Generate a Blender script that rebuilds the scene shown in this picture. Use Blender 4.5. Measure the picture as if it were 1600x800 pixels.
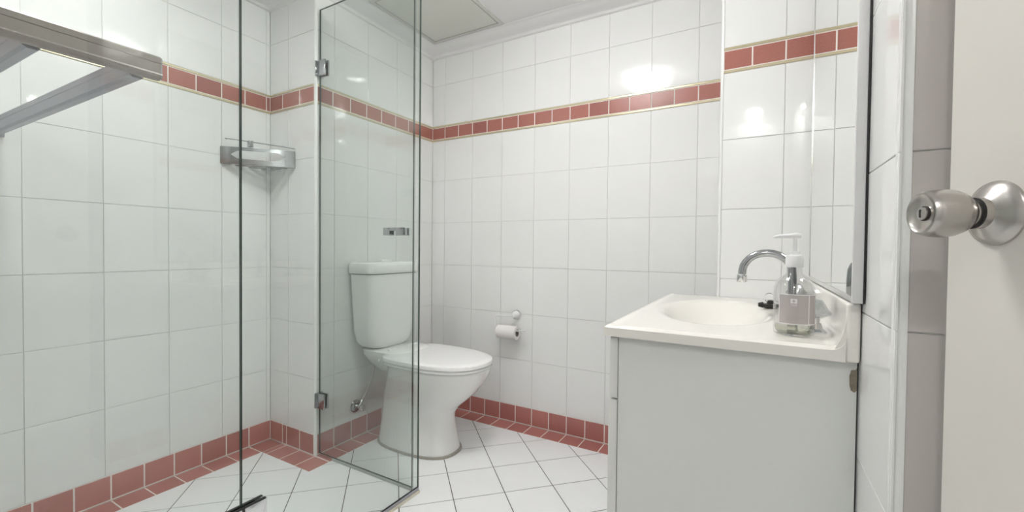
import bpy, bmesh, math, random
from mathutils import Vector, Matrix
random.seed(7)
for o in list(bpy.data.objects): bpy.data.objects.remove(o)
SC = bpy.context.scene
COL = SC.collection
PI = math.pi

# ------------------------------------------------------------------ camera
yaw, pitch, roll = -0.5181, -0.0182, 0.0100
F = Vector((math.sin(yaw)*math.cos(pitch), math.cos(yaw)*math.cos(pitch), math.sin(pitch)))
r0 = Vector((math.cos(yaw), -math.sin(yaw), 0)); u0 = r0.cross(F)
rr = r0*math.cos(roll)+u0*math.sin(roll); uu = -r0*math.sin(roll)+u0*math.cos(roll)
cam = bpy.data.cameras.new('camera'); camo = bpy.data.objects.new('camera', cam); COL.objects.link(camo)
M = Matrix((rr, uu, -F)).transposed().to_4x4(); M.translation = Vector((1.73, -2.0438, .955))
camo.matrix_world = M
cam.sensor_width = 36; cam.lens = 671.36/1600*36; cam.clip_start = .01
SC.camera = camo

# ------------------------------------------------------------------ world, exposure
w = bpy.data.worlds.new('world'); SC.world = w; w.use_nodes = True
w.node_tree.nodes['Background'].inputs[0].default_value = (.9, .93, 1, 1)
w.node_tree.nodes['Background'].inputs[1].default_value = .3
SC.view_settings.view_transform = 'Standard'; SC.view_settings.look = 'None'
SC.view_settings.gamma = 1; SC.view_settings.use_curve_mapping = False
SC.view_settings.exposure = 2.42
LAMP = 9.8          # emission of the oyster light's dome
SPOT = 66.0
SHOWER_FILL = 26.0         # emission of the fill light added in the shower ceiling

# ------------------------------------------------------------------ materials
def mat(name, col, rough=.5, metal=0, spec=.5, noise=0, nscale=40, bump=0, bscale=60, coat=0, emit=None):
    m = bpy.data.materials.new(name); m.use_nodes = True
    nt = m.node_tree; b = nt.nodes['Principled BSDF']
    b.inputs['Base Color'].default_value = (*col, 1)
    b.inputs['Roughness'].default_value = rough; b.inputs['Metallic'].default_value = metal
    b.inputs['Specular IOR Level'].default_value = spec
    b.inputs['Coat Weight'].default_value = coat
    if noise or bump:
        tc = nt.nodes.new('ShaderNodeTexCoord')
    if noise:
        n = nt.nodes.new('ShaderNodeTexNoise'); n.inputs['Scale'].default_value = nscale; n.inputs['Detail'].default_value = 3
        nt.links.new(tc.outputs['Object'], n.inputs['Vector'])
        mx = nt.nodes.new('ShaderNodeMix'); mx.data_type = 'RGBA'
        mx.inputs[6].default_value = (*[c*(1-noise) for c in col], 1)
        mx.inputs[7].default_value = (*[min(1, c*(1+noise)) for c in col], 1)
        nt.links.new(n.outputs['Fac'], mx.inputs[0]); nt.links.new(mx.outputs[2], b.inputs['Base Color'])
    if bump:
        n2 = nt.nodes.new('ShaderNodeTexNoise'); n2.inputs['Scale'].default_value = bscale; n2.inputs['Detail'].default_value = 2
        nt.links.new(tc.outputs['Object'], n2.inputs['Vector'])
        bp = nt.nodes.new('ShaderNodeBump'); bp.inputs['Strength'].default_value = bump; bp.inputs['Distance'].default_value = .001
        nt.links.new(n2.outputs['Fac'], bp.inputs['Height']); nt.links.new(bp.outputs[0], b.inputs['Normal'])
    if emit:
        b.inputs['Emission Color'].default_value = (*emit[0], 1); b.inputs['Emission Strength'].default_value = emit[1]
    return m

def glassy(name, tint, f0=.045, rough=0.0):
    """thin clear sheet: straight-through tint plus Schlick reflection"""
    m = bpy.data.materials.new(name); m.use_nodes = True; nt = m.node_tree
    for n in list(nt.nodes): nt.nodes.remove(n)
    out = nt.nodes.new('ShaderNodeOutputMaterial'); tr = nt.nodes.new('ShaderNodeBsdfTransparent')
    gl = nt.nodes.new('ShaderNodeBsdfGlossy'); lw = nt.nodes.new('ShaderNodeLayerWeight'); lw.inputs[0].default_value = .5
    pw = nt.nodes.new('ShaderNodeMath'); pw.operation = 'POWER'; pw.inputs[1].default_value = 5
    ml = nt.nodes.new('ShaderNodeMath'); ml.operation = 'MULTIPLY_ADD'; ml.inputs[1].default_value = 1-f0; ml.inputs[2].default_value = f0
    mx = nt.nodes.new('ShaderNodeMixShader')
    tr.inputs[0].default_value = (*tint, 1); gl.inputs['Roughness'].default_value = rough
    L = nt.links.new
    L(lw.outputs['Facing'], pw.inputs[0]); L(pw.outputs[0], ml.inputs[0]); L(ml.outputs[0], mx.inputs[0])
    L(tr.outputs[0], mx.inputs[1]); L(gl.outputs[0], mx.inputs[2]); L(mx.outputs[0], out.inputs[0])
    return m

WHITE_TILE = mat('glazed_white_tile', (.855, .862, .853), .05, noise=.012, nscale=9, bump=.03, bscale=14)
SHADED_TILE = mat('shade_toned_reveal_tile', (.58, .55, .515), .2)  # white tile greyed down: the reveal's shade is mixed into its colour
WHITE_GROUT = mat('white_grout', (.78, .78, .765), .6)
RED_TILE = mat('terracotta_red_tile', (.40, .150, .118), .28, noise=.20, nscale=330, bump=.15, bscale=300)
RED_TILE_B = mat('terracotta_red_tile_darker', (.345, .126, .102), .28, noise=.22, nscale=330, bump=.15, bscale=300)
SKIRT = mat('brick_red_skirting_tile', (.51, .205, .178), .28, noise=.2, nscale=330, bump=.15, bscale=300)
SKIRT_B = mat('brick_red_skirting_tile_darker', (.45, .175, .153), .28, noise=.22, nscale=330, bump=.15, bscale=300)
PALE_GROUT = mat('pale_grout', (.86, .82, .78), .8)
FLOOR_TILE = mat('satin_white_floor_tile', (.90, .905, .91), .3, noise=.02, nscale=12)
GREY_GROUT = mat('dark_grey_grout', (.085, .08, .08), .85)
GOLD = mat('pale_gold_strip', (.60, .53, .36), .28, metal=.55)
TRIM = mat('white_plastic_trim', (.84, .85, .83), .25)
PAINT = mat('ceiling_paint', (.88, .88, .88), .75)
HATCH = mat('hatch_board', (.76, .77, .715), .6)
DARKLINE = mat('dark_shadow_gap', (.08, .08, .07), .8)
CORNICE = mat('cornice_gloss_paint', (.82, .82, .815), .4)
CHROME_D = mat('grey_chrome', (.44, .45, .465), .12, metal=1)
CHROME = mat('polished_chrome', (.78, .79, .80), .08, metal=1)
SATIN = mat('brushed_stainless_steel', (.50, .48, .455), .27, metal=1, noise=.05, nscale=60)
ALU = mat('satin_aluminium', (.36, .325, .305), .38, metal=.85)
ALU_B = mat('cool_satin_aluminium', (.44, .445, .49), .38, metal=.85)
PORCELAIN = mat('white_porcelain', (.89, .89, .875), .07)
SEATP = mat('white_seat_plastic', (.89, .89, .89), .14)
CREAM = mat('cream_polymarble', (.86, .84, .79), .13)
CAB = mat('grey_white_laminate', (.76, .775, .75), .42)
CAB_EDGE = mat('laminate_edging', (.75, .76, .73), .35)
DOORP = mat('satin_door_paint', (.74, .715, .665), .42, noise=.02, nscale=5, bump=.2, bscale=25)
MIRROR = mat('mirror_silver', (.90, .92, .90), .0, metal=1)
FRAME = mat('white_mirror_frame', (.74, .74, .74), .3)
SILVER = mat('silver_mirror_edge', (.75, .75, .73), .2, metal=1)
GLASS = glassy('greenish_shower_glass', (.962, .980, .972))
GLASS_EDGE = mat('dark_green_glass_edge', (.035, .06, .05), .15)
CLEAR = glassy('clear_plastic', (.97, .97, .97), .05)
CLEAR_B = glassy('clear_acrylic_handle', (.76, .775, .785), .12, .03)
LIQUID = glassy('clear_soap', (.93, .94, .86), .06)
LABEL = mat('taupe_paper_label', (.47, .43, .42), .5)
PAPERW = mat('white_print', (.82, .81, .80), .5)
LABEL_DK = mat('faint_print', (.38, .345, .34), .5)
WPLAST = mat('white_pump_plastic', (.85, .85, .86), .3)
TISSUE = mat('toilet_tissue', (.86, .83, .81), .9, bump=.2, bscale=200)
CORE = mat('cardboard_core', (.30, .27, .24), .9)
BLACK = mat('black_rubber', (.015, .015, .015), .5)
SEAL = mat('grey_silicone', (.36, .34, .30), .6)
CHIP = mat('bare_chipboard', (.27, .235, .18), .95, noise=.4, nscale=160)
HOSE = mat('braided_hose', (.62, .62, .60), .35, metal=.5)
FILLM = mat('added_shower_fill', (.9, .9, .9), .4, emit=((1, .985, .965), SHOWER_FILL))
LIGHT = mat('lit_opal_glass', (.9, .9, .9), .4, emit=((1, .985, .965), LAMP))
SPOTM = mat('lit_downlight', (.9, .9, .9), .4, emit=((1, .985, .965), SPOT))

# ------------------------------------------------------------------ helpers
def link(name, me, parent=None):
    o = bpy.data.objects.new(name, me); COL.objects.link(o)
    if parent: o.parent = parent
    return o
def tag(o, label=None, cat=None, group=None, kind=None):
    if label: o['label'] = label
    if cat: o['category'] = cat
    if group: o['group'] = group
    if kind: o['kind'] = kind
    return o
def mesh(name, verts, faces, m, smooth=False, mats=None, fm=None):
    me = bpy.data.meshes.new(name); me.from_pydata([tuple(v) for v in verts], [], faces)
    for mm in (mats or [m]): me.materials.append(mm)
    if fm:
        for p, i in zip(me.polygons, fm): p.material_index = i
    if smooth: me.shade_smooth()
    me.update(); return me
def part(name, verts, faces, m, parent=None, smooth=False, **k):
    return link(name, mesh(name, verts, faces, m, smooth, **k), parent)
def from_bm(name, bm, m, parent=None, smooth=False, angle=None):
    bmesh.ops.recalc_face_normals(bm, faces=bm.faces)
    me = bpy.data.meshes.new(name); bm.to_mesh(me); bm.free(); me.materials.append(m)
    if smooth:
        me.shade_smooth()
        if angle: me.set_sharp_from_angle(angle=angle)
    return link(name, me, parent)
def bx(bm, x0, x1, y0, y1, z0, z1, bev=0, seg=2):
    g = bmesh.ops.create_cube(bm, size=1)['verts']
    bmesh.ops.scale(bm, vec=(x1-x0, y1-y0, z1-z0), verts=g)
    bmesh.ops.translate(bm, vec=((x0+x1)/2, (y0+y1)/2, (z0+z1)/2), verts=g)
    if bev:
        es = list({e for v in g for e in v.link_edges})
        bmesh.ops.bevel(bm, geom=es, offset=bev, segments=seg, affect='EDGES', profile=.6)
def box(name, x0, x1, y0, y1, z0, z1, m, parent=None, bev=0, seg=2):
    bm = bmesh.new(); bx(bm, x0, x1, y0, y1, z0, z1, bev, seg)
    return from_bm(name, bm, m, parent, smooth=bev > 0, angle=math.radians(35))
def loft(name, rings, m, parent=None, cap0=True, cap1=True, closed=True, smooth=True, angle=None):
    n = len(rings[0]); V = [v for r in rings for v in r]; Fc = []
    for i in range(len(rings)-1):
        for j in range(n if closed else n-1):
            a, b = i*n+j, i*n+(j+1) % n
            Fc.append((a, b, b+n, a+n))
    if cap0: Fc.append(tuple(range(n))[::-1])
    if cap1: Fc.append(tuple((len(rings)-1)*n+j for j in range(n)))
    bm = bmesh.new(); me = mesh(name, V, Fc, m); bm.from_mesh(me); bpy.data.meshes.remove(me)
    return from_bm(name, bm, m, parent, smooth=smooth, angle=angle or math.radians(40))
def frame_of(d):
    d = Vector(d).normalized(); a = Vector((0, 0, 1)) if abs(d.z) < .9 else Vector((1, 0, 0))
    s = d.cross(a).normalized(); return d, s, s.cross(d)
def lathe(name, prof, o, axis, m, parent=None, n=32, cap0=True, cap1=True, angle=None):
    d, s, t = frame_of(axis); o = Vector(o)
    rings = [[o+d*h+(s*math.cos(2*PI*j/n)+t*math.sin(2*PI*j/n))*max(r, 1e-5) for j in range(n)] for r, h in prof]
    return loft(name, rings, m, parent, cap0, cap1, angle=angle)
def smooth_path(P, k=6):
    P = [Vector(p) for p in P]; out = []
    for i in range(len(P)-1):
        a, b, c, d = P[max(i-1, 0)], P[i], P[i+1], P[min(i+2, len(P)-1)]
        for q in range(k):
            t = q/k; out.append(.5*((2*b)+(c-a)*t+(2*a-5*b+4*c-d)*t*t+(3*b-a-3*c+d)*t**3))
    out.append(P[-1]); return out
def tube(name, P, r, m, parent=None, n=12):
    P = [Vector(p) for p in P]; rings = []
    s = None
    for i, p in enumerate(P):
        d = (P[min(i+1, len(P)-1)]-P[max(i-1, 0)]).normalized()
        if s is None: _, s, _ = frame_of(d)
        s = (s-d*s.dot(d)).normalized(); t = d.cross(s)
        ri = r[i] if isinstance(r, (list, tuple)) else r
        rings.append([p+(s*math.cos(2*PI*j/n)+t*math.sin(2*PI*j/n))*ri for j in range(n)])
    return loft(name, rings, m, parent)
def egg(cx, cy, z, af, ab, ry, n=2.2, N=40, nb=None):
    out = []
    for j in range(N):
        t = 2*PI*j/N; c, s = math.cos(t), math.sin(t)
        e = n if c >= 0 else (nb or n)
        out.append(Vector((cx+(af if c >= 0 else ab)*math.copysign(abs(c)**(2/e), c), cy+ry*math.copysign(abs(s)**(2/e), s), z)))
    return out

# ---- tiles: each tile an object, meshes shared by size
TM = {}
def tile_mesh(name, a, b, m, t=.003, bv=.0012):
    k = (name, round(a, 4), round(b, 4), m.name)
    if k in TM: return TM[k]
    x, y = a/2, b/2
    V = [(-x, -y, 0), (x, -y, 0), (x, y, 0), (-x, y, 0), (-x, -y, t-bv*.6), (x, -y, t-bv*.6), (x, y, t-bv*.6), (-x, y, t-bv*.6),
         (-x+bv, -y+bv, t), (x-bv, -y+bv, t), (x-bv, y-bv, t), (-x+bv, y-bv, t)]
    Fc = [(3, 2, 1, 0)]
    for q in (0, 4):
        for j in range(4): Fc.append((q+j, q+(j+1) % 4, q+4+(j+1) % 4, q+4+j))
    Fc.append((8, 9, 10, 11))
    TM[k] = mesh(name, V, Fc, m); return TM[k]
def place(name, o, u, v, a0, a1, b0, b1, m, gap, parent, t=.003, tilt=.0012, bv=.0012):
    """one tile spanning a0..a1 along u and b0..b1 along v from point o; its face stands t off o's plane"""
    u = Vector(u); v = Vector(v); n = u.cross(v)
    ob = link(name, tile_mesh(name, a1-a0-gap, b1-b0-gap, m, t, bv), parent)
    c = Vector(o)+u*(a0+a1)/2+v*(b0+b1)/2
    Mx = Matrix((u, v, n)).transposed().to_4x4(); Mx.translation = c
    if tilt and (a1-a0) > .05:
        Mx = Mx @ Matrix.Rotation(random.uniform(-tilt, tilt), 4, 'X') @ Matrix.Rotation(random.uniform(-tilt, tilt), 4, 'Y')
    ob.matrix_basis = Mx; return ob

ZS = .0965
ROWS = [.0965, .3482, .5999, .8515, 1.1032, 1.3548, 1.595]
ZC, CEIL = 2.0886, 2.150
HI = [1.687, 1.927, ZC+.004]
T = .003
def wall(suffix, o, u, length, cols, bcols, scols, box_dims, label, rows=ROWS, band=True, skirt=True, hidden_below=None, t0=0.0):
    """o: floor point on the grout plane; u: direction along the wall (normal = u x z)"""
    W = box('wall_'+suffix, *box_dims, WHITE_GROUT)
    tag(W, label, 'wall', kind='structure')
    z = (0, 0, 1)
    zz = list(zip(rows[:-1], rows[1:]))+list(zip(HI[:-1], HI[1:]))
    cols = sorted({round(c, 4) for c in cols if t0+.004 < c < length-.004} | {t0, length})
    for c0, c1 in zip(cols[:-1], cols[1:]):
        for z0, z1 in zz:
            if hidden_below and z1 < hidden_below: continue
            place('wall_tile', o, u, z, c0, c1, z0, z1, WHITE_TILE, .0017, W, bv=.0009)
    if band:
        B = part('trim_1', *slab_geo(o, u, t0, length, 1.595, 1.687, .0034), PALE_GROUT)
        tag(B, 'red and gold border band running along the '+suffix.replace('_', ' ')+' wall', 'trim', kind='structure')
        for z0, z1 in ((1.5955, 1.6055), (1.6765, 1.6865)):
            g = place('gold_strip', o, u, z, t0, length, z0, z1, GOLD, .0004, B, t=.0055, tilt=0, bv=.002)
        bc = sorted({round(c, 4) for c in bcols if t0+.004 < c < length-.004} | {t0, length})
        for c0, c1 in zip(bc[:-1], bc[1:]):
            place('border_tile', o, u, z, c0, c1, 1.6065, 1.6755, random.choice((RED_TILE, RED_TILE, RED_TILE_B)), .0046, B, t=.0042)
    if skirt:
        S = part('baseboard_'+suffix, *slab_geo(o, u, t0, length, 0.001, ZS, .0034), PALE_GROUT)
        tag(S, 'red square skirting tiles along the foot of the '+suffix.replace('_', ' ')+' wall', 'skirting', kind='structure')
        sc = sorted({round(c, 4) for c in scols if t0+.004 < c < length-.004} | {t0, length})
        for c0, c1 in zip(sc[:-1], sc[1:]):
            place('skirting_tile', o, u, z, c0, c1, .003, ZS, random.choice((SKIRT, SKIRT_B)), .0050, S, t=.0042)
    return W
def slab_geo(o, u, a0, a1, z0, z1, t):
    u = Vector(u); n = u.cross(Vector((0, 0, 1))); o = Vector(o)
    V = []
    for d in (0, t):
        for a, zz in ((a0, z0), (a1, z0), (a1, z1), (a0, z1)): V.append(o+u*a+n*d+Vector((0, 0, zz)))
    return V, [(3, 2, 1, 0), (4, 5, 6, 7), (0, 1, 5, 4), (1, 2, 6, 5), (2, 3, 7, 6), (3, 0, 4, 7)]

# ------------------------------------------------------------------ room shell
XL, YN, XP, YP, XR, YJ, XD, YF = -.344, -.80, 1.604, -.300, 1.888, -1.310, 1.938, -2.92
# left wall (shower), runs +y ; normal must be +x : u x z = +x -> u = +y
o = (XL-T, YF, 0); LN = YN-YF
wall('left', o, (0, 1, 0), LN, [(-1.019-YF)+.2*k for k in range(-9, 2)], [(-.919-YF)+.1*k for k in range(-18, 2)],
     [(-.9029-YF)+.1*k for k in range(-18, 1)], (XL-.1, XL-T, YF, YN+T+.1, 0, CEIL), 'long white tiled wall of the shower on the left')
# nib face, normal -y : u = +x
wall('nib', (XL, YN+T, 0), (1, 0, 0), -XL-.009, [.144], [.10, .23], [.10, .132, .232],
     (XL-T+.0005, -T, YN+T, YN+.1, 0, CEIL), 'short white tiled return at the end of the shower, grey in shade')
# toilet side wall, normal +x : u=+y
wall('beside_toilet', (-T, YN, 0), (0, 1, 0), -YN, [.10+.2*k for k in range(5)], [.09+.1*k for k in range(7)]+[.632], [.1*k for k in range(1, 8)],
     (-.1, -T, YN+.1005, .1, 0, CEIL), 'white tiled wall behind the toilet cistern', t0=.009)
# back wall, normal -y
wall('back', (0, T, 0), (1, 0, 0), XP, [.0954+.2*k for k in range(0, 8)], [.0954+.1*k for k in range(0, 16)], [.0954+.1*k for k in range(0, 16)],
     (.0002, XP+.1, T, .1, 0, CEIL), 'white tiled back wall with the toilet roll holder')
# pillar behind the vanity
wall('pillar', (XP, YP+T, 0), (1, 0, 0), XR-XP, [.2], [.1, .2], [.1, .2],
     (XP+T, XR+.1, YP+T, -.001, 0, CEIL), 'white tiled pillar face behind the tap', t0=.009, skirt=False, hidden_below=.7)
# right wall, normal -x : u = -y
RR = [.0965, .350, .6000, .8515, 1.084, 1.3400, 1.595]
wall('right', (XR+T, YP, 0), (0, -1, 0), YP-YJ, [.2, .4, .6, .78], [.1*k for k in range(1, 10)], [.1*k for k in range(1, 10)],
     (XR+T, XR+.05-T, YJ+T, YP+T-.0005, 0, CEIL), 'white tiled right wall behind the vanity and mirror', rows=RR)
# reveal beside the door, normal -y
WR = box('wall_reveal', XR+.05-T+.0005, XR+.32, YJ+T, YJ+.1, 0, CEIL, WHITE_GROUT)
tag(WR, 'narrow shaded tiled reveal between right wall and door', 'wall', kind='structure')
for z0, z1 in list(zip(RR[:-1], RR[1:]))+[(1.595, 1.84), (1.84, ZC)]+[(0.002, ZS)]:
    for c0, c1 in ((0, .19), (.19, .306)): place('wall_tile', (XR+.0115, YJ+T, 0), (1, 0, 0), (0, 0, 1), c0, c1, z0, z1, SHADED_TILE, .0017, WR, tilt=0)
# front wall behind the camera, wall strip by the door
XD = 2.206
wall('front', (XD, YF-T, 0), (-1, 0, 0), XD-XL, [.2*k for k in range(1, 12)], [.1*k for k in range(1, 24)], [.1*k for k in range(1, 24)],
     (XL-.1, XD+.15, YF-.1, YF-T, 0, CEIL), 'white tiled wall behind the camera')
WD = box('wall_right_by_door', XD+.002, XD+.12, YF, -2.12, 0, CEIL, PAINT); tag(WD, 'painted wall beyond the hinge side of the door', 'wall', kind='structure')
WH = box('wall_right_over_door', XD+.002, XD+.12, -2.119, YJ-.002, 2.065, CEIL, PAINT); tag(WH, 'painted wall above the door', 'wall', kind='structure')
WX = box('wall_hallway', XD+.75, XD+.80, YF, YJ+.1, 0, CEIL, PAINT); tag(WX, 'painted hallway wall beyond the door', 'wall', kind='structure')
# quadrant trims on outside corners
def quadrant(name, cx, cy, dx, dy, r, z0, z1, label, m=TRIM):
    """convex quarter round, centre (cx,cy), bulging toward (dx,dy)"""
    N = 8; ring = [Vector((cx, cy, 0))]+[Vector((cx+dx*r*math.cos(PI/2*j/N), cy+dy*r*math.sin(PI/2*j/N), 0)) for j in range(N+1)]
    t = loft(name, [[v+Vector((0, 0, z)) for v in ring] for z in (z0, z1)], m, smooth=True, angle=math.radians(50))
    return tag(t, label, 'trim', kind='structure')
quadrant('trim_2', -.0092, YN+.0092, 1, -1, .0105, 0.0, ZC, 'white rounded corner strip at the shower nib')
quadrant('trim_3', XP+.0092, YP+.0092, -1, -1, .0105, .0, ZC, 'white rounded corner strip on the pillar beside the vanity')
quadrant('trim_4', XR+.0125, YJ+.0125, -1, -1, .0135, .0, ZC, 'fat white rounded corner strip beside the door')

# ceiling with hatch
CE = box('ceiling', XL-.1, XD+.80, YF-.1, .1, CEIL, CEIL+.05, PAINT); tag(CE, 'plain off-white painted ceiling', 'ceiling', kind='structure')
H = tag(link('ceiling_hatch', None), 'square grey-cream access hatch in the ceiling over the toilet', 'hatch')
H.location = (.302, -.315, CEIL)
hx0, hx1, hy0, hy1 = .078, .527, -.552, -.078
def hpart(name, *a, m): 
    p = box(name, *a, m, H); p.location = -H.location; return p
hpart('hatch_panel', hx0+.013, hx1-.013, hy0+.013, hy1-.013, CEIL-.0032, CEIL-.0002, m=HATCH)
hpart('shadow_gap', hx0+.009, hx1-.009, hy0+.009, hy1-.009, CEIL-.0016, CEIL-.0001, m=DARKLINE)
bm = bmesh.new(); q = .009
for a in ((hx0-.012, hx1+.012, hy1-q, hy1+.010), (hx0-.012, hx1+.012, hy0-.012, hy0+q), (hx0-.010, hx0+q, hy0+q, hy1-q), (hx1-q, hx1+.012, hy0+q, hy1-q)):
    bx(bm, *a, CEIL-.0038, CEIL-.0003)
p = from_bm('hatch_frame', bm, mat('hatch_frame_paint', (.70, .70, .66), .5), H); p.location = -H.location

# cornice following the walls (cove profile), mitred
def cornice():
    P2 = [(XL, YF), (XL, YN), (0, YN), (0, 0), (XP, 0), (XP, YP), (XR, YP), (XR, YJ), (XD, YJ), (XD, YF)]
    prof = [(0, ZC-.002), (.004, ZC), (.006, ZC+.010), (.014, ZC+.018), (.028, ZC+.027), (.042, ZC+.041), (.049, ZC+.052), (.054, ZC+.054), (.060, ZC+.058), (.062, CEIL-.0003), (0, CEIL-.0003)]
    n = len(P2); rings = []
    for i in range(n):
        a, b, c = Vector(P2[i-1]), Vector(P2[i]), Vector(P2[(i+1) % n])
        d1, d2 = (b-a).normalized(), (c-b).normalized()
        n1, n2 = Vector((d1.y, -d1.x)), Vector((d2.y, -d2.x))
        rings.append([Vector((*(b+(n1+n2)*h), z)) for h, z in prof])
    rings.append(rings[0])
    ob = loft('trim_5', rings, CORNICE, cap0=False, cap1=False, angle=math.radians(60))
    tag(ob, 'white cove cornice running round the top of the walls', 'cornice', kind='structure')
cornice()

# floor
FL = box('floor', XL-.1, XD+.80, YF-.1, .1, -.06, -.0011, GREY_GROUT); tag(FL, 'white diagonal floor tiles with dark grout and a red tile border', 'floor', kind='structure')
def clip(poly, f):
    out = []
    for i in range(len(poly)):
        a, b = poly[i-1], poly[i]; fa, fb = f(a), f(b)
        if fa*fb < 0: t = fa/(fa-fb); out.append((a[0]+(b[0]-a[0])*t, a[1]+(b[1]-a[1])*t))
        if fb >= 0: out.append(b)
    return out
def area(p): return abs(sum(p[i-1][0]*p[i][1]-p[i][0]*p[i-1][1] for i in range(len(p))))/2
def prism(name, polys, z0, z1, m, parent):
    V, Fc = [], []
    for p in polys:
        if sum(p[i-1][0]*p[i][1]-p[i][0]*p[i-1][1] for i in range(len(p))) < 0: p = p[::-1]
        n = len(p); b = len(V)
        V += [(x, y, z0) for x, y in p]+[(x, y, z1) for x, y in p]
        Fc.append(tuple(b+j for j in range(n))[::-1]); Fc.append(tuple(b+n+j for j in range(n)))
        for j in range(n): Fc.append((b+j, b+(j+1) % n, b+n+(j+1) % n, b+n+j))
    return part(name, V, Fc, m, parent)
G = .1414; g = .0024; h = G-g
full = mesh('floor_tile', [(0, -h, -T), (h, 0, -T), (0, h, -T), (-h, 0, -T), (0, -h, 0), (h, 0, 0), (0, h, 0), (-h, 0, 0)],
            [(3, 2, 1, 0), (4, 5, 6, 7), (0, 1, 5, 4), (1, 2, 6, 5), (2, 3, 7, 6), (3, 0, 4, 7)], FLOOR_TILE)
bx0, by0, bx1, by1 = XL+.1+.001, -.1-.001, XD-.002, YN-.1-.001   # border limits
for i in range(-16, 19):
    for j in range(-18, 17):
        if (i+j) % 2: continue
        cx, cy = .889+G*i, -.325-.1414+G*j
        P = [(cx, cy-h), (cx+h, cy), (cx, cy+h), (cx-h, cy)]
        for f in (lambda p: p[0]-bx0, lambda p: by0-p[1], lambda p: bx1-p[0], lambda p: p[1]-YF-.002, lambda p: 1.9-p[0]-.0 if p[1] > YJ else 1): 
            P = clip(P, f) if len(P) > 2 else P
        if len(P) < 3: continue
        pieces = []
        A1 = clip(P, lambda p: by1-p[1])
        A2 = clip(P, lambda p: p[1]-by1); A2 = clip(A2, lambda p: p[0]-(.1+.001)) if len(A2) > 2 else A2
        if len(A1) > 2 and len(A2) > 2 and abs(area(A1)+area(A2)-area(P)) < 1e-7: pieces = [P]
        else: pieces = [q for q in (A1, A2) if len(q) > 2]
        # pillar footprint
        pp = []
        for q in pieces:
            q1 = clip(q, lambda p: XP-.001-p[0]); q2 = clip(q, lambda p: YP-.001-p[1])
            if abs(area(q)-(area(q1) if len(q1) > 2 else 0)) < 1e-7: pp.append(q)
            elif len(q2) > 2: pp.append(q2)
        pieces = [q for q in pp if area(q) > 2e-5]
        if not pieces: continue
        if abs(sum(map(area, pieces))-2*h*h) < 1e-6:
            ob = link('floor_tile', full, FL); ob.location = (cx, cy, 0)
        else: prism('floor_tile', pieces, -T, 0, FLOOR_TILE, FL)
# red border on the floor, with pale grout bed
def border(o, u, a_list, w0=0, w1=.1):
    u = Vector(u); o = Vector(o); n = u.cross(Vector((0, 0, 1)))   # toward the room
    for a0, a1 in zip(a_list[:-1], a_list[1:]):
        gp = .0050/2
        pts = [o+u*(a0+gp)+n*(w0+gp), o+u*(a1-gp)+n*(w0+gp), o+u*(a1-gp)+n*(w1-gp*.6), o+u*(a0+gp)+n*(w1-gp*.6)]
        prism('border_tile', [[(p.x, p.y) for p in pts]], -T, .0002, random.choice((SKIRT, SKIRT_B)), FL)
bed = [[(XL, YF+.001), (XL+.1, YF+.001), (XL+.1, YN), (XL, YN)], [(XL, YN), (XL, YN-.1), (.1, YN-.1), (.1, YN)], [(0, YN), (.1, YN), (.1, 0), (0, 0)], [(0, 0), (0, -.1), (XP, -.1), (XP, 0)]]
prism('grout_bed', bed, -T, -.0002, PALE_GROUT, FL)
a = [YN-.103-.1*k for k in range(18, -1, -1)]
border((XL, 0, 0), (0, 1, 0), a+[YN-.1] if False else a)
border((0, YN, 0), (1, 0, 0), [XL, -.244, -.212, -.112, 0.0, .1])
border((0, 0, 0), (0, 1, 0), [YN+.001, -.7, -.6, -.5, -.4, -.3, -.2, -.1])
border((0, 0, 0), (1, 0, 0), [0.0]+[.0954+.1*k for k in range(0, 16)]+[XP])

# ------------------------------------------------------------------ door (closed, in the recess) and knob
TH20 = math.radians(20)
D = tag(link('door_1', None), 'cream painted door leaf standing ajar at the right edge, with steel knob', 'door', kind='structure')
D.location = (1.944, -1.410, 0); D.rotation_euler = (0, 0, TH20)          # local -x faces the room
box('door_leaf', 0, .035, -.700, .0590, .012, 2.055, DOORP, D, bev=.0015)
K = tag(link('door_knob', None, D), 'brushed steel knob with privacy slot'); K.location = (0, 0, .996)
L0 = (0, 0, 0)
lathe('rose', [(.0, .0), (.0335, .0), (.0335, .0016), (.0325, .0034), (.026, .0075), (.0185, .0115), (.0160, .0135), (.0155, .021), (.0, .021)], L0, (-1, 0, 0), SATIN, K, 56)
lathe('neck_ring', [(.0, .0205), (.0162, .0205), (.0162, .0225), (.0, .0225)], L0, (-1, 0, 0), BLACK, K, 40)
lathe('grip', [(.0, .022), (.0140, .022), (.0140, .0255), (.0175, .0285), (.0215, .034), (.0240, .040), (.0252, .047), (.0252, .0535), (.0244, .060), (.0230, .0655), (.0212, .0683), (.0200, .0685), (.0188, .0675), (.0140, .0655), (.0090, .0648), (.0, .0648)], L0, (-1, 0, 0), SATIN, K, 56)
lathe('slot_surround', [(.0, .0646), (.0078, .0646), (.0078, .0656), (.0, .0656)], L0, (-1, 0, 0), BLACK, K, 32)
lathe('turn_button', [(.0, .065), (.0068, .065), (.0068, .0676), (.0, .0679)], L0, (-1, 0, 0), SATIN, K, 32)
box('slot', -.0682, -.0676, .0008, .0026, -.0042, .0042, BLACK, K)

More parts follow.
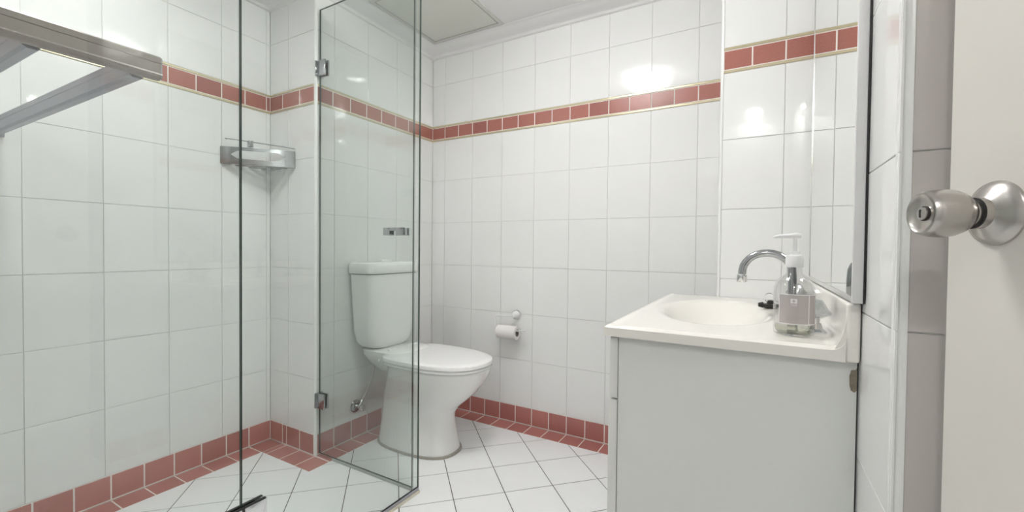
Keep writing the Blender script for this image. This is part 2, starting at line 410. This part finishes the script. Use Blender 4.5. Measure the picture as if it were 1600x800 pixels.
# ------------------------------------------------------------------ shower screen
GX, GY = .598, -.785
def pane(name, x0, x1, y0, y1, z0, z1, parent):
    V = [(x, y, z) for z in (z0, z1) for x, y in ((x0, y0), (x1, y0), (x1, y1), (x0, y1))]
    Fc = [(3, 2, 1, 0), (4, 5, 6, 7), (0, 1, 5, 4), (1, 2, 6, 5), (2, 3, 7, 6), (3, 0, 4, 7)]
    thin_x = (x1-x0) < (y1-y0)
    fm = [1, 1, 1 if thin_x else 0, 0 if thin_x else 1, 1 if thin_x else 0, 0 if thin_x else 1]
    return part(name, V, Fc, None, parent, mats=[GLASS, GLASS_EDGE], fm=fm)
S1 = tag(link('shower_screen', None), 'fixed clear shower glass panel with dark free edge in front of toilet', 'shower screen')
pane('glass_pane', GX-.004, GX+.004, -1.440, GY+.004, .022, 2.013, S1)
box('outer_rail', GX-.004, GX+.009, -1.44, GY+.006, 0, .010, mat('cream_rail', (.74, .70, .58), .35, metal=.3), S1)
box('inner_rail', GX-.016, GX-.0045, -1.44, GY-.006, 0, .007, ALU_B, S1)
box('glass_seat', GX-.004, GX+.004, -1.44, GY+.004, .010, .022, ALU_B, S1)
S2 = tag(link('shower_screen', None), 'clear shower glass panel nearest the camera filling the left side', 'shower screen')
pane('glass_pane', GX-.004, GX+.004, YF+.05, -1.4425, .012, 2.013, S2)
SD = tag(link('shower_door', None), 'hinged clear glass shower door between the nib and the corner', 'shower door')
pane('glass_pane', .012, .571, GY-.004, GY+.004, .014, 2.013, SD)
box('bottom_seal', .102, .571, GY-.004, GY+.004, .001, .0135, mat('grey_vinyl_seal', (.42, .44, .42), .4), SD)
part('edge_strip', [(x, y, z) for z in (.014, 2.013) for x, y in ((.5715, GY-.004), (.5765, GY-.004), (.5765, GY+.004), (.5715, GY+.004))],
     [(3, 2, 1, 0), (4, 5, 6, 7), (0, 1, 5, 4), (1, 2, 6, 5), (2, 3, 7, 6), (3, 0, 4, 7)], glassy('clear_vinyl', (.9, .92, .91), .08, .1), SD)
def hinge(z, label):
    e = tag(link('hinge', None, SD), label); e.location = (0.0012, GY, z)
    box('wall_plate', 0, .005, -.020, .022, -.034, .034, CHROME_D, e, .001)
    box('knuckle', .005, .016, -.012, .012, -.034, .034, CHROME_D, e, .001)
    box('clamp_plate', .013, .056, -.0125, -.0046, -.034, .034, CHROME_D, e, .001)
    box('clamp_plate', .016, .056, .0046, .0125, -.034, .034, CHROME_D, e, .001)
    return e
hinge(1.750, 'upper square chrome hinge of the shower door')
hinge(.255, 'lower square chrome hinge of the shower door, near skirting')
e = tag(link('handle', None, SD), 'small square chrome pull handle'); e.location = (.492, GY, 1.016)
box('pull', -.053, -.018, -.030, -.0045, -.015, .015, CHROME_D, e, .001)
box('bridge', -.018, .014, -.030, -.022, .002, .015, CHROME_D, e, .001)
box('pull', .014, .053, -.030, -.0045, -.015, .015, CHROME_D, e, .001)
box('back_plate', -.020, .050, .0045, .012, -.015, .015, CHROME_D, e, .001)
e = tag(link('glass_clamp', None, S1), 'chrome clamp low on the glass joint'); e.location = (GX, -1.4412, .250)
for s in (-1, 1):
    box('clamp_plate', *sorted((s*.0046, s*.013)), -.058, -.003, -.045, .036, CHROME, e, .001)
    box('clamp_plate', *sorted((s*.0046, s*.013)), .003, .060, -.045, .036, CHROME, e, .001)
    box('gasket', *sorted((s*.0044, s*.0115)), -.057, .058, .0362, .0382, BLACK, e)
box('hinge_pin', -.014, .014, -.0028, .0028, -.045, .036, BLACK, e)

# ------------------------------------------------------------------ clothes airer inside the shower
A = tag(link('clothes_airer', None), 'satin aluminium rail frame fixed to the shower wall at upper left', 'drying rack'); A.location = (XL, -1.9, 1.346)
def extr(name, p0, p1, prof, side, m, parent):
    """extrude profile [(s, z)] from p0 to p1; s measured along side"""
    p0, p1, side = Vector(p0), Vector(p1), Vector(side)
    rg = [[p+side*s+Vector((0, 0, z)) for s, z in prof] for p in (p0, p1)]
    ob = loft(name, rg, m, parent, angle=math.radians(25)); ob.location = -parent.location; return ob
prA = [(.015, .010), (.0155, .0215), (.010, .0255), (-.010, .0255), (-.015, .020), (-.015, -.018), (-.010, -.0235), (-.002, -.025), (.008, -.0245), (.0145, -.0215), (.0165, -.016), (.0148, -.0125), (.0148, .0085), (.0138, .0092)]
extr('front_rail', (.560, -1.597, 1.346), (.560, -2.30, 1.346), prA, (1, 0, 0), ALU, A)
extr('end_cap', (.560, -1.5945, 1.346), (.560, -1.5975, 1.346), [(s*.96, z*.96) for s, z in prA], (1, 0, 0), ALU_B, A)
prB = [(.013, .022), (.008, .0245), (-.010, .0245), (-.010, -.020), (-.006, -.0235), (.008, -.0235), (.014, -.019), (.0135, .004), (.0125, .005), (.0125, .0065), (.0135, .0075)]
for yy in (-1.628, -1.785, -1.942, -2.099):
    extr('arm', (XL+.0145, yy-.044, 1.315), (.5445, yy, 1.342), prB, (0, -1, 0), ALU_B, A)
    box('wall_bracket', XL+.0008, XL+.0144, yy-.060, yy-.028, 1.288, 1.342, ALU_B, A, .002).location = -A.location

# ------------------------------------------------------------------ corner caddy
Cc = tag(link('corner_caddy', None), 'chrome corner basket with long slots on shower walls under border', 'shower caddy'); Cc.location = (XL, YN, 1.32)
def caddy():
    a, b = Vector((XL+.0015, -1.026)), Vector((-.146, YN-.0015))   # ends at the two walls
    mid = (a+b)/2; nrm = Vector((b.y-a.y, -(b.x-a.x))).normalized()
    N = 28; pts = []
    for i in range(N+1):
        t = i/N; bow = .008*(1-(2*t-1)**4)
        pts.append(a+(b-a)*t+nrm*bow)
    z0, z1 = 1.318, 1.394
    th = .0018
    bm = bmesh.new()
    def quad(i, zl, zh, zl2=None, zh2=None):
        p, q = pts[i], pts[i+1]
        tt = []
        for (pt, l, hh) in ((p, zl, zh), (q, zl2 if zl2 is not None else zl, zh2 if zh2 is not None else zh)):
            for off in (0, th):
                for z in (l, hh): tt.append(bm.verts.new((pt.x+nrm.x*off, pt.y+nrm.y*off, z)))
        # p:0 lo in,1 hi in,2 lo out,3 hi out ; q:4..7
        for f in ((0, 1, 5, 4), (2, 6, 7, 3), (0, 4, 6, 2), (1, 3, 7, 5), (0, 2, 3, 1), (4, 5, 7, 6)): bm.faces.new([tt[k] for k in f])
    s0, s1 = 4, N-4
    for i in range(N):
        if i < s0 or i >= s1: quad(i, z0, z1)
        else:
            def hgt(k):
                e = min(k-s0, s1-k)/2.5; return .017*min(1, e) if e < 1 else .017
            h0, h1 = hgt(i), hgt(i+1); zm = 1.362
            quad(i, z0, zm-h0-.003, z0, zm-h1-.003); quad(i, zm+h0, z1, zm+h1, z1)
    bmesh.ops.remove_doubles(bm, verts=bm.verts, dist=1e-5)
    f = from_bm('front_band', bm, CHROME_D, Cc); f.location = -Cc.location
    # base: strips parallel to the front with open slots between
    bm = bmesh.new(); cr = Vector((XL+.002, YN-.002))
    for k0, k1 in ((0, .18), (.28, .44), (.54, .70), (.80, .97)):
        fa = [cr+(p-cr)*(1-k0) for p in pts]; fb = [cr+(p-cr)*(1-k1) for p in pts]
        for i in range(N):
            vs = [bm.verts.new((p.x, p.y, z)) for z in (1.319, 1.321) for p in (fa[i], fa[i+1], fb[i+1], fb[i])]
            for f in ((3, 2, 1, 0), (4, 5, 6, 7), (0, 1, 5, 4), (1, 2, 6, 5), (2, 3, 7, 6), (3, 0, 4, 7)): bm.faces.new([vs[k] for k in f])
    for (p, q) in ((a, cr), (b, cr)):
        pass
    f = from_bm('slotted_base', bm, CHROME_D, Cc); f.location = -Cc.location
    for (x0, x1, y0, y1) in ((XL+.0006, XL+.003, -1.024, -1.004), (-.168, -.148, YN-.003, YN-.0006)):
        box('wall_tab', x0, x1, y0, y1, 1.318, 1.394, CHROME_D, Cc).location = -Cc.location
    w1 = [(p.x+nrm.x*.006, p.y+nrm.y*.006, 1.402) for p in pts]
    w1 = [(XL+.002, -1.0, 1.430)]+[(p[0], p[1], 1.43-.025*i/N) for i, p in enumerate(w1)][2:]
    tube('guard_wire', w1, .0022, CHROME_D, Cc, 8).location = -Cc.location
    box('wire_clip', -.262, -.238, -.955, -.940, 1.395, 1.424, CHROME_D, Cc, .001).location = -Cc.location
caddy()

# ------------------------------------------------------------------ toilet
TY = -.455
WC = tag(link('toilet', None), 'white porcelain close coupled toilet with closed lid behind shower glass', 'toilet'); WC.location = (.3, TY, 0)
def wl(o): o.location = -WC.location; return o
R = [egg(.30, TY, 0.004, .230, .205, .124, 2.6), egg(.30, TY, .03, .226, .205, .122, 2.6), egg(.30, TY, .09, .212, .200, .115, 2.5),
     egg(.30, TY, .14, .204, .196, .110, 2.4), egg(.30, TY, .18, .208, .192, .110, 2.35), egg(.305, TY, .22, .235, .190, .118, 2.3), egg(.32, TY, .26, .270, .195, .132, 2.25),
     egg(.345, TY, .30, .288, .205, .147, 2.2), egg(.38, TY, .345, .290, .225, .162, 2.15), egg(.41, TY, .385, .280, .245, .174, 2.15), egg(.425, TY, .405, .272, .25, .178, 2.15), egg(.425, TY, .412, .266, .245, .172, 2.15)]
wl(loft('pedestal', R, PORCELAIN, WC))
R = [egg(.30, TY, .0005, .240, .213, .131, 2.6), egg(.30, TY, .010, .237, .211, .129, 2.6)]
wl(loft('silicone_bead', R, SEAL, WC))
# shelf between bowl and cistern
R = [egg(.17, TY, .345, .10, .10, .07, 3), egg(.17, TY, .385, .13, .14, .105, 3.2), egg(.17, TY, .43, .14, .155, .135, 3.5), egg(.17, TY, .452, .135, .155, .133, 3.5), egg(.17, TY, .457, .12, .145, .12, 3.5)]
wl(loft('rear_shelf', R, PORCELAIN, WC))
def lid_ring(z, sc=1.0, dx=0):
    return egg(.43, TY, z, .272*sc, .225*sc, .188*sc, 2.25, 48, nb=5.5)
wl(loft('seat', [lid_ring(.413, .965), lid_ring(.416, .985), lid_ring(.424, .985), lid_ring(.427, .97)], SEATP, WC))
rl = [lid_ring(.4285, .985), lid_ring(.431, 1.0), lid_ring(.440, 1.002), lid_ring(.446, .99), lid_ring(.4495, .955), lid_ring(.4515, .85), lid_ring(.453, .5), lid_ring(.4535, .02)]
wl(loft('lid', rl, SEATP, WC))
for s in (-1, 1):
    h_ = lathe('hinge', [(.0, -.022), (.010, -.022), (.012, -.018), (.012, .018), (.010, .022), (0, .022)], (.205, TY+s*.075, .452), (0, 1, 0), SEATP, WC, 20); wl(h_)
hb = lathe('hinge_bolt', [(.0, 0), (.009, 0), (.009, .008), (.006, .011), (0, .011)], (.235, TY-.182, .433), (0, -1, 0), CHROME, WC, 16); wl(hb)
def rr(cx, cy, z, hx, hy, n=6, back=0.003): 
    pts = []
    for j in range(48):
        t = 2*PI*j/48; c, s = math.cos(t), math.sin(t)
        pts.append(Vector((max(back, cx+hx*math.copysign(abs(c)**(2/n), c)), cy+hy*math.copysign(abs(s)**(2/n), s), z)))
    return pts
CX = .085; CY = TY-.008
cis = [rr(CX, CY, .458, .058, .100, 4), rr(CX, CY, .468, .066, .125, 4), rr(CX, CY, .49, .072, .142, 4.5), rr(CX, CY, .54, .076, .152, 5), rr(CX, CY, .68, .080, .160, 5.5), rr(CX, CY, .822, .083, .166, 6)]
c_ = wl(loft('cistern', cis, PORCELAIN, WC))
wl(loft('shadow_joint', [rr(CX, CY, .8221, .080, .163, 6), rr(CX, CY, .8258, .080, .163, 6)], DARKLINE, WC))
lidc = [rr(CX+.001, CY, .826, .087, .171, 6), rr(CX+.001, CY, .830, .090, .174, 6), rr(CX+.001, CY, .862, .090, .174, 6), rr(CX+.001, CY, .874, .086, .170, 6), rr(CX+.001, CY, .880, .077, .160, 5), rr(CX+.001, CY, .882, .03, .09, 4)]
wl(loft('cistern_lid', lidc, PORCELAIN, WC))
wl(lathe('flush_button', [(0, 0), (.028, 0), (.028, .006), (.024, .009), (0, .009)], (CX+.005, CY, .882), (0, 0, 1), SEATP, WC, 28))
# stop tap and hose on the wall
ST = tag(link('stop_tap', None), 'chrome stop tap on the wall low beside the toilet base', 'tap'); ST.location = (.0016, -.575, .160)
lathe('rose', [(0, 0), (.031, 0), (.031, .003), (.023, .009), (.013, .011), (0, .011)], L0, (1, 0, 0), CHROME_D, ST, 24)
lathe('body', [(0, .009), (.009, .009), (.009, .040), (0, .040)], L0, (1, 0, 0), CHROME, ST, 16)
lathe('handle', [(0, .040), (.013, .040), (.016, .046), (.016, .056), (.012, .060), (0, .060)], L0, (1, 0, 0), CHROME, ST, 8)
lathe('outlet', [(0, 0), (.0075, 0), (.0075, .030), (.0, .030)], (.028, .002, .004), (0, .55, .8), CHROME, ST, 12)
hz = tube('supply_hose', smooth_path([(.029, -.556, .188), (.034, -.535, .225), (.045, -.505, .30), (.055, -.507, .37), (.060, -.525, .43), (.060, -.528, .4565)]), .0050, HOSE, None, 10)
tag(hz, 'thin flexible supply hose rising from stop tap to cistern', 'hose')

# ------------------------------------------------------------------ toilet roll holder and roll
TH = tag(link('toilet_roll_holder', None), 'white and chrome toilet roll holder on the back wall', 'toilet roll holder'); TH.location = (.600, -.0016, .594)
lathe('wall_rose', [(0, 0), (.027, 0), (.027, .004), (.024, .006), (0, .006)], L0, (0, -1, 0), CHROME, TH, 28)
lathe('boss', [(0, .005), (.022, .005), (.021, .014), (.016, .024), (.010, .034), (0, .036)], L0, (0, -1, 0), WPLAST, TH, 24)
tube('bracket_arm', smooth_path([(-.004, -.030, -.002), (-.05, -.052, -.004), (-.092, -.055, -.006), (-.104, -.055, -.016), (-.104, -.055, -.050), (-.100, -.055, -.070), (-.085, -.055, -.078), (.03, -.055, -.078), (.078, -.055, -.070)]), .0042, WPLAST, TH, 10)
lathe('end_ball', [(0, -.009), (.006, -.006), (.008, 0), (.006, .006), (0, .009)], (.080, -.055, -.069), (1, 0, 0), WPLAST, TH, 14)
TR = tag(link('toilet_roll', None), 'small white toilet roll on the wall holder', 'toilet roll'); TR.location = (.576, -.0566, .505)
def ringtube(name, r0_, r1_, x0, x1, m, parent):
    n = 36; rg = []
    for r_, x in ((r0_, x0), (r1_, x0), (r1_, x1), (r0_, x1), (r0_, x0)): rg.append([Vector((x, r_*math.cos(2*PI*j/n), r_*math.sin(2*PI*j/n))) for j in range(n)])
    return loft(name, rg, m, parent, cap0=False, cap1=False, angle=math.radians(40))
ringtube('paper', .0195, .036, -.058, .058, TISSUE, TR); ringtube('cardboard_core', .0180, .0194, -.0575, .0575, CORE, TR)

# ------------------------------------------------------------------ vanity
VX0, VX1, VY0, VY1 = 1.436, XR-.0015, -1.115, -.3025
ZT = .785
V = tag(link('vanity_cabinet', None), 'pale grey laminate vanity cabinet below the cream basin top', 'cabinet'); V.location = (1.66, -.7, 0)
def vl(o): o.location = -V.location; return o
vl(box('side_panel', 1.466, VX1-.001, -1.096, -1.080, .10, .7615, CAB, V))
vl(box('side_panel', 1.466, XP-.002, -.322, -.306, .10, .7615, CAB, V))
vl(box('side_panel', XP-.002, VX1-.001, -.322, -.306, .10, .7615, CAB, V))
vl(box('bottom_panel', 1.466, VX1-.001, -1.0795, -.3225, .10, .116, CAB, V))
vl(box('plinth', 1.490, VX1-.001, -1.090, -.310, .0005, .0995, CAB, V))
vl(box('drawer_front', 1.447, 1.4645, -1.0975, -.306, .622, .758, CAB_EDGE, V, .0015))
for y0, y1 in ((-1.0985, -.703), (-.701, -.306)):
    d_ = vl(box('door', 1.445, 1.4645, y0, y1, .105, .618, CAB_EDGE, V, .0015))
    kb = lathe('knob', [(0, 0), (.006, 0), (.006, .012), (.014, .016), (.014, .022), (0, .024)], (1.445, y1-.04 if y0 < -.9 else y0+.04, .56), (-1, 0, 0), CHROME, d_, 20)
# chipped corner: bare board patch
ch = [(0, 0), (-.002, -.004), (-.008, -.005), (-.0105, -.016), (-.0100, -.032), (-.008, -.041), (-.003, -.044), (0, -.040)]
cp = part('bare_board_patch', [(VX1-.0012+x, -1.0966, .752+z) for x, z in ch]+[(VX1-.0012+x, -1.0958, .752+z) for x, z in ch],
          [tuple(range(8)), tuple(range(8, 16))[::-1]]+[(i, (i+1) % 8, 8+(i+1) % 8, 8+i) for i in range(8)], CHIP, V); vl(cp); tag(cp, 'brown chipped patch')

# countertop with moulded basin: height grid
BC = (1.632, -.690); BA, BB = .150, .285
def top_z(x, y):
    z = ZT
    e = math.sqrt(((x-BC[0])/BA)**2+((y-BC[1])/BB)**2)
    if e < 1.0:
        t = max(0, 1-e); s = min(1, t/.85); s = s*s*(3-2*s); z -= .125*s
    e2 = math.sqrt(((x-BC[0])/(BA+.022))**2+((y-BC[1])/(BB+.03))**2)
    if 1.0 > e2 and e >= 1: z -= 0
    edge = min(x-VX0, y-VY0)
    z += .0035*math.exp(-((edge-.012)/.007)**2)            # anti-drip lip
    if x-VX0 < .006 or y-VY0 < .006: z -= .003*(1-min(x-VX0, y-VY0)/.006)
    d = VX1-.020-x                                          # cove up to the upstand
    if d < .022: z += (.022-math.sqrt(max(0, .022**2-(.022-max(d, 0))**2)))
    return z
def countertop():
    nx, ny = 64, 110
    xs = [VX0+(VX1-.020-VX0)*i/nx for i in range(nx+1)]; ys = [VY0+(VY1-VY0)*j/ny for j in range(ny+1)]
    xs = sorted(set(xs+[VX0+.003, VX0+.008, VX1-.021, VX1-.0235])); ys = sorted(set(ys+[VY0+.003, VY0+.008]))
    nx, ny = len(xs)-1, len(ys)-1
    Vv = [(x, y, top_z(x, y)) for x in xs for y in ys]
    Fc = [(i*(ny+1)+j, (i+1)*(ny+1)+j, (i+1)*(ny+1)+j+1, i*(ny+1)+j+1) for i in range(nx) for j in range(ny)]
    # skirt
    rim = [i*(ny+1) for i in range(nx+1)]+[nx*(ny+1)+j for j in range(1, ny+1)]+[i*(ny+1)+ny for i in range(nx-1, -1, -1)]+[j for j in range(ny-1, 0, -1)]
    b = len(Vv); Vv += [(Vv[k][0], Vv[k][1], ZT-.022) for k in rim]; n = len(rim)
    Fc += [(rim[i], b+i, b+(i+1) % n, rim[(i+1) % n]) for i in range(n)]
    return Vv, Fc
Vv, Fc = countertop()
CT = part('countertop', Vv, Fc, CREAM, None, smooth=True)
CT.data.set_sharp_from_angle(angle=math.radians(50))
tag(CT, 'cream moulded vanity top with oval basin under the soap bottle', 'basin')
u_ = box('upstand', VX1-.0205, VX1, VY0, VY1, ZT-.022, .866, CREAM, CT, .006, 4)
u_.parent = CT
# fillet bulge at the near end of the upstand
fl = []
for k in range(7):
    t = k/6; fl.append([Vector((VX1-.0195-.016*(1-t)**2, y, ZT-.001+.060*t)) for y in (VY0+.0015, VY0+.012, VY0+.020)]+[Vector((VX1-.018, y, ZT-.001+.060*t)) for y in (VY0+.020, VY0+.0015)])
loft('end_fillet', fl, CREAM, CT)
w_ = lathe('waste', [(0, 0), (.024, 0), (.026, .002), (.018, .004), (0, .003)], (BC[0], BC[1], ZT-.1245), (0, 0, 1), CHROME, CT, 24)

# tap: gooseneck spout and two clear handles
SP = tag(link('basin_tap', None), 'chrome gooseneck tap spout arching over the basin', 'tap'); SP.location = (1.812, -.700, ZT)
lathe('spout_base', [(0, .0), (.024, .0), (.024, .004), (.016, .010), (.013, .022), (0, .022)], L0, (0, 0, 1), CHROME, SP, 24)
P = [(0, 0, .018), (0, 0, .10)]
for k in range(1, 15):
    t = PI*k/14*.97; P.append((-.058+.058*math.cos(t), 0, .112+.052*math.sin(t)))
P.append((-.117, 0, .100))
tube('spout', P, .0102, CHROME_D, SP, 18)
lathe('aerator', [(0, 0), (.0120, 0), (.0132, .003), (.0132, .019), (.0105, .022), (0, .020)], (-.1175, 0, .083), (0, 0, 1), CHROME, SP, 24)
def tap_handle(y, label):
    e = tag(link('tap_handle', None), label, 'tap handle', 'clear tap handles'); e.location = (1.838, y, ZT)
    lathe('flange', [(0, .0), (.022, .0), (.022, .004), (.014, .009), (.011, .020), (0, .020)], L0, (0, 0, 1), CHROME, e, 24)
    lathe('stem', [(0, .019), (.008, .019), (.008, .034), (0, .034)], L0, (0, 0, 1), CHROME, e, 16)
    lathe('grip', [(0, .032), (.014, .032), (.027, .038), (.028, .042), (.022, .050), (.017, .060), (.012, .068), (0, .071)], L0, (0, 0, 1), CLEAR_B, e, 8, angle=math.radians(20))
tap_handle(-.952, 'clear faceted tap handle at the near end, beside the soap bottle')
tap_handle(-.450, 'clear faceted tap handle at the far end, beyond the spout')
# plug
PG = tag(link('basin_plug', None), 'black rubber plug with ring lying at the basin edge', 'plug'); PG.location = (1.768, -.560, ZT+.0005)
lathe('stopper', [(0, 0), (.018, 0), (.024, .005), (.025, .012), (.010, .013), (.008, .022), (0, .024)], L0, (0, 0, 1), BLACK, PG, 24)
tube('ring', [(.012*math.cos(a_)-.004, 0, .030+.014*math.sin(a_)) for a_ in [2*PI*k/20 for k in range(21)]], .0012, CHROME, PG, 6)
lathe('side_stud', [(0, 0), (.009, 0), (.006, .012), (0, .013)], (-.020, -.004, .0085), (-1, -.2, 0), BLACK, PG, 12)
tube('chain', smooth_path([(.005, .004, .024), (.03, .02, .012), (.05, .05, .0035), (.058, .10, .0035)]), .0016, CHROME, PG, 6)

# ------------------------------------------------------------------ soap bottle
BX, BY = 1.797, -1.000
B = tag(link('soap_bottle', None), 'clear pump soap bottle with taupe label on the vanity top', 'soap dispenser'); B.location = (BX, BY, ZT+.0002)
R0 = .0355
lathe('bottle', [(0, 0), (.030, 0), (.0345, .003), (R0, .010), (R0, .086), (.0345, .096), (.0305, .107), (.023, .117), (.0155, .123), (.0135, .126), (.0135, .140)], L0, (0, 0, 1), CLEAR, B, 40, cap1=False)
lathe('bottle_inner', [(0, .004), (.029, .004), (.0325, .010), (.0332, .018), (.0332, .086), (.0315, .096), (.0275, .106), (.0205, .115), (.0125, .123), (.0115, .140)], L0, (0, 0, 1), CLEAR, B, 40, cap0=True, cap1=False)
lathe('soap', [(0, .0045), (.0285, .0045), (.0320, .010), (.0327, .019), (0, .019)], L0, (0, 0, 1), LIQUID, B, 32)
vdir = math.atan2(camo.location.y-BY, camo.location.x-BX)
def patch(name, a0, a1, z0, z1, r, m, n=16, parent=B):
    V_, F_ = [], []
    for d in (0, .0003):
        for i in range(n+1):
            a_ = vdir+a0+(a1-a0)*i/n
            for z in (z0, z1): V_.append(((r+d)*math.cos(a_), (r+d)*math.sin(a_), z))
    q = 2*(n+1)
    for i in range(n):
        F_ += [(2*i, 2*i+1, 2*i+3, 2*i+2), (q+2*i, q+2*i+2, q+2*i+3, q+2*i+1), (2*i, 2*i+2, q+2*i+2, q+2*i), (2*i+1, q+2*i+1, q+2*i+3, 2*i+3)]
    F_ += [(0, q, q+1, 1), (2*n, 2*n+1, q+2*n+1, q+2*n)]
    return part(name, V_, F_, m, parent)
patch('label', -.74, 1.42, .0255, .0835, R0+.0002, LABEL, 24)
lb = bpy.data.objects['label']
patch('label_border', -.745, 1.425, .0243, .0262, R0+.0006, PAPERW, 24, lb)
patch('label_border', -.745, 1.425, .0828, .0842, R0+.0006, PAPERW, 24, lb)
patch('label_border', -.765, -.74, .0243, .0842, R0+.0006, PAPERW, 2, lb)
patch('label_border', .74, .78, .0243, .0842, R0+.0006, PAPERW, 2, lb)
patch('emblem', -.155, .155, .0665, .0755, R0+.0007, PAPERW, 6, lb)
def flat_mark(pts, name, m):
    n = len(pts); Vm = []
    for d in (.0012, .0015):
        for a_, z in pts: Vm.append(((R0+d)*math.cos(vdir+a_), (R0+d)*math.sin(vdir+a_), z))
    return part(name, Vm, [tuple(range(n)), tuple(range(n, 2*n))[::-1]]+[(i, (i+1) % n, n+(i+1) % n, n+i) for i in range(n)], m, lb)
flat_mark([(-.085, .0700), (.085, .0700), (.0, .0742)], 'emblem_mark', LABEL)
flat_mark([(-.015, .0675), (.015, .0675), (.015, .0702), (-.015, .0702)], 'emblem_mark', LABEL)
for z, w_ in ((.0642, .15), (.0618, .11)):
    x = -w_
    while x < w_:
        l = random.uniform(.02, .05); patch('lettering', x, x+l, z-.0006, z+.0006, R0+.0007, PAPERW, 2, lb); x += l+.015
for z, w_ in ((.0385, .40), (.0350, .33)):
    x = -w_
    while x < w_:
        l = random.uniform(.04, .10); patch('lettering', x, x+l, z-.0004, z+.0004, R0+.0007, LABEL_DK, 2, lb); x += l+.03
lathe('collar', [(.0, .137), (.0155, .137), (.0160, .139), (.0160, .158), (.0150, .161), (.0095, .162), (.0085, .169), (.0, .169)], L0, (0, 0, 1), WPLAST, B, 28)
lathe('pump_stem', [(0, .168), (.0038, .168), (.0038, .197), (0, .197)], L0, (0, 0, 1), WPLAST, B, 14)
nz = Vector((-.86, -.35, 0)).normalized(); nz = Vector((-1, -.1, 0)).normalized()
tube('nozzle', [nz*-.010+Vector((0, 0, .2005)), nz*-.002+Vector((0, 0, .2012)), nz*.012+Vector((0, 0, .2002)), nz*.028+Vector((0, 0, .2000)), nz*.038+Vector((0, 0, .1975))], [.0042, .0058, .0045, .0036, .0028], WPLAST, B, 12)
tube('dip_tube', [(0, 0, .138), (.002, 0, .07), (.006, .002, .006)], .0022, CLEAR_B, B, 8)

# ------------------------------------------------------------------ mirror
MI = tag(link('wall_mirror', None), 'tall framed mirror on the right wall above the vanity', 'mirror'); MI.location = (1.88, -.8, 1.3)
def ml_(o): o.location = -MI.location; return o
MX = 1.8735; MY0, MY1, MZ0, MZ1 = -1.136, -.415, .868, 1.96
ml_(box('mirror_glass', MX, MX+.003, MY0+.011, MY1-.004, MZ0+.010, MZ1-.010, MIRROR, MI))
ml_(box('backing', MX+.0031, XR-.0015, MY0+.011, MY1-.004, MZ0+.010, MZ1-.010, DARKLINE, MI))
ml_(box('frame_rail', MX-.0035, XR-.0035, MY0, MY0+.0108, MZ0, MZ1, FRAME, MI, .001))
ml_(box('frame_rail', MX-.0015, XR-.0015, MY1-.0038, MY1, MZ0, MZ1, SILVER, MI))
ml_(box('frame_rail', MX-.0015, XR-.0015, MY0+.0109, MY1-.0039, MZ0, MZ0+.0098, SILVER, MI))
ml_(box('frame_rail', MX-.0015, XR-.0015, MY0+.0109, MY1-.0039, MZ1-.0098, MZ1, SILVER, MI))
ml_(box('rear_gap_shade', XR-.0034, XR-.0012, MY0-.001, MY0+.0108, MZ0, MZ1, BLACK, MI))  # black strip standing in for the shade in the gap behind the frame

# ------------------------------------------------------------------ lights that the room has, plus an added shower fill
LT = tag(link('ceiling_light', None), 'round white glass ceiling light over the floor before the vanity', 'ceiling light'); LT.location = (1.05, -1.02, CEIL)
lathe('base_plate', [(0, .0002), (.125, .0002), (.130, .004), (.130, .016), (0, .016)], L0, (0, 0, -1), WPLAST, LT, 48)
lathe('diffuser', [(.0, .0165), (.125, .0165), (.138, .024), (.142, .034), (.134, .050), (.110, .068), (.072, .083), (.034, .090), (.0, .092)], L0, (0, 0, -1), LIGHT, LT, 48)
DL = tag(link('downlight', None), 'small recessed ceiling downlight behind the camera', 'ceiling light'); DL.location = (1.69, -2.80, CEIL)
lathe('bezel', [(.045, .0002), (.062, .0002), (.062, .004), (.045, .006), (.045, .0002)], L0, (0, 0, -1), TRIM, DL, 32, cap0=False, cap1=False)
lathe('lens', [(0, .0004), (.044, .0004), (.044, .003), (0, .003)], L0, (0, 0, -1), SPOTM, DL, 32)

DL = tag(link('downlight', None), 'unseen fill downlight added in the shower ceiling', 'ceiling light'); DL.location = (.08, -1.66, CEIL)  # no known fitting here; added to brighten the shower side
lathe('bezel', [(.060, .0002), (.078, .0002), (.078, .004), (.060, .006), (.060, .0002)], L0, (0, 0, -1), TRIM, DL, 32, cap0=False, cap1=False)
lathe('lens', [(0, .0004), (.059, .0004), (.059, .003), (0, .003)], L0, (0, 0, -1), FILLM, DL, 32)
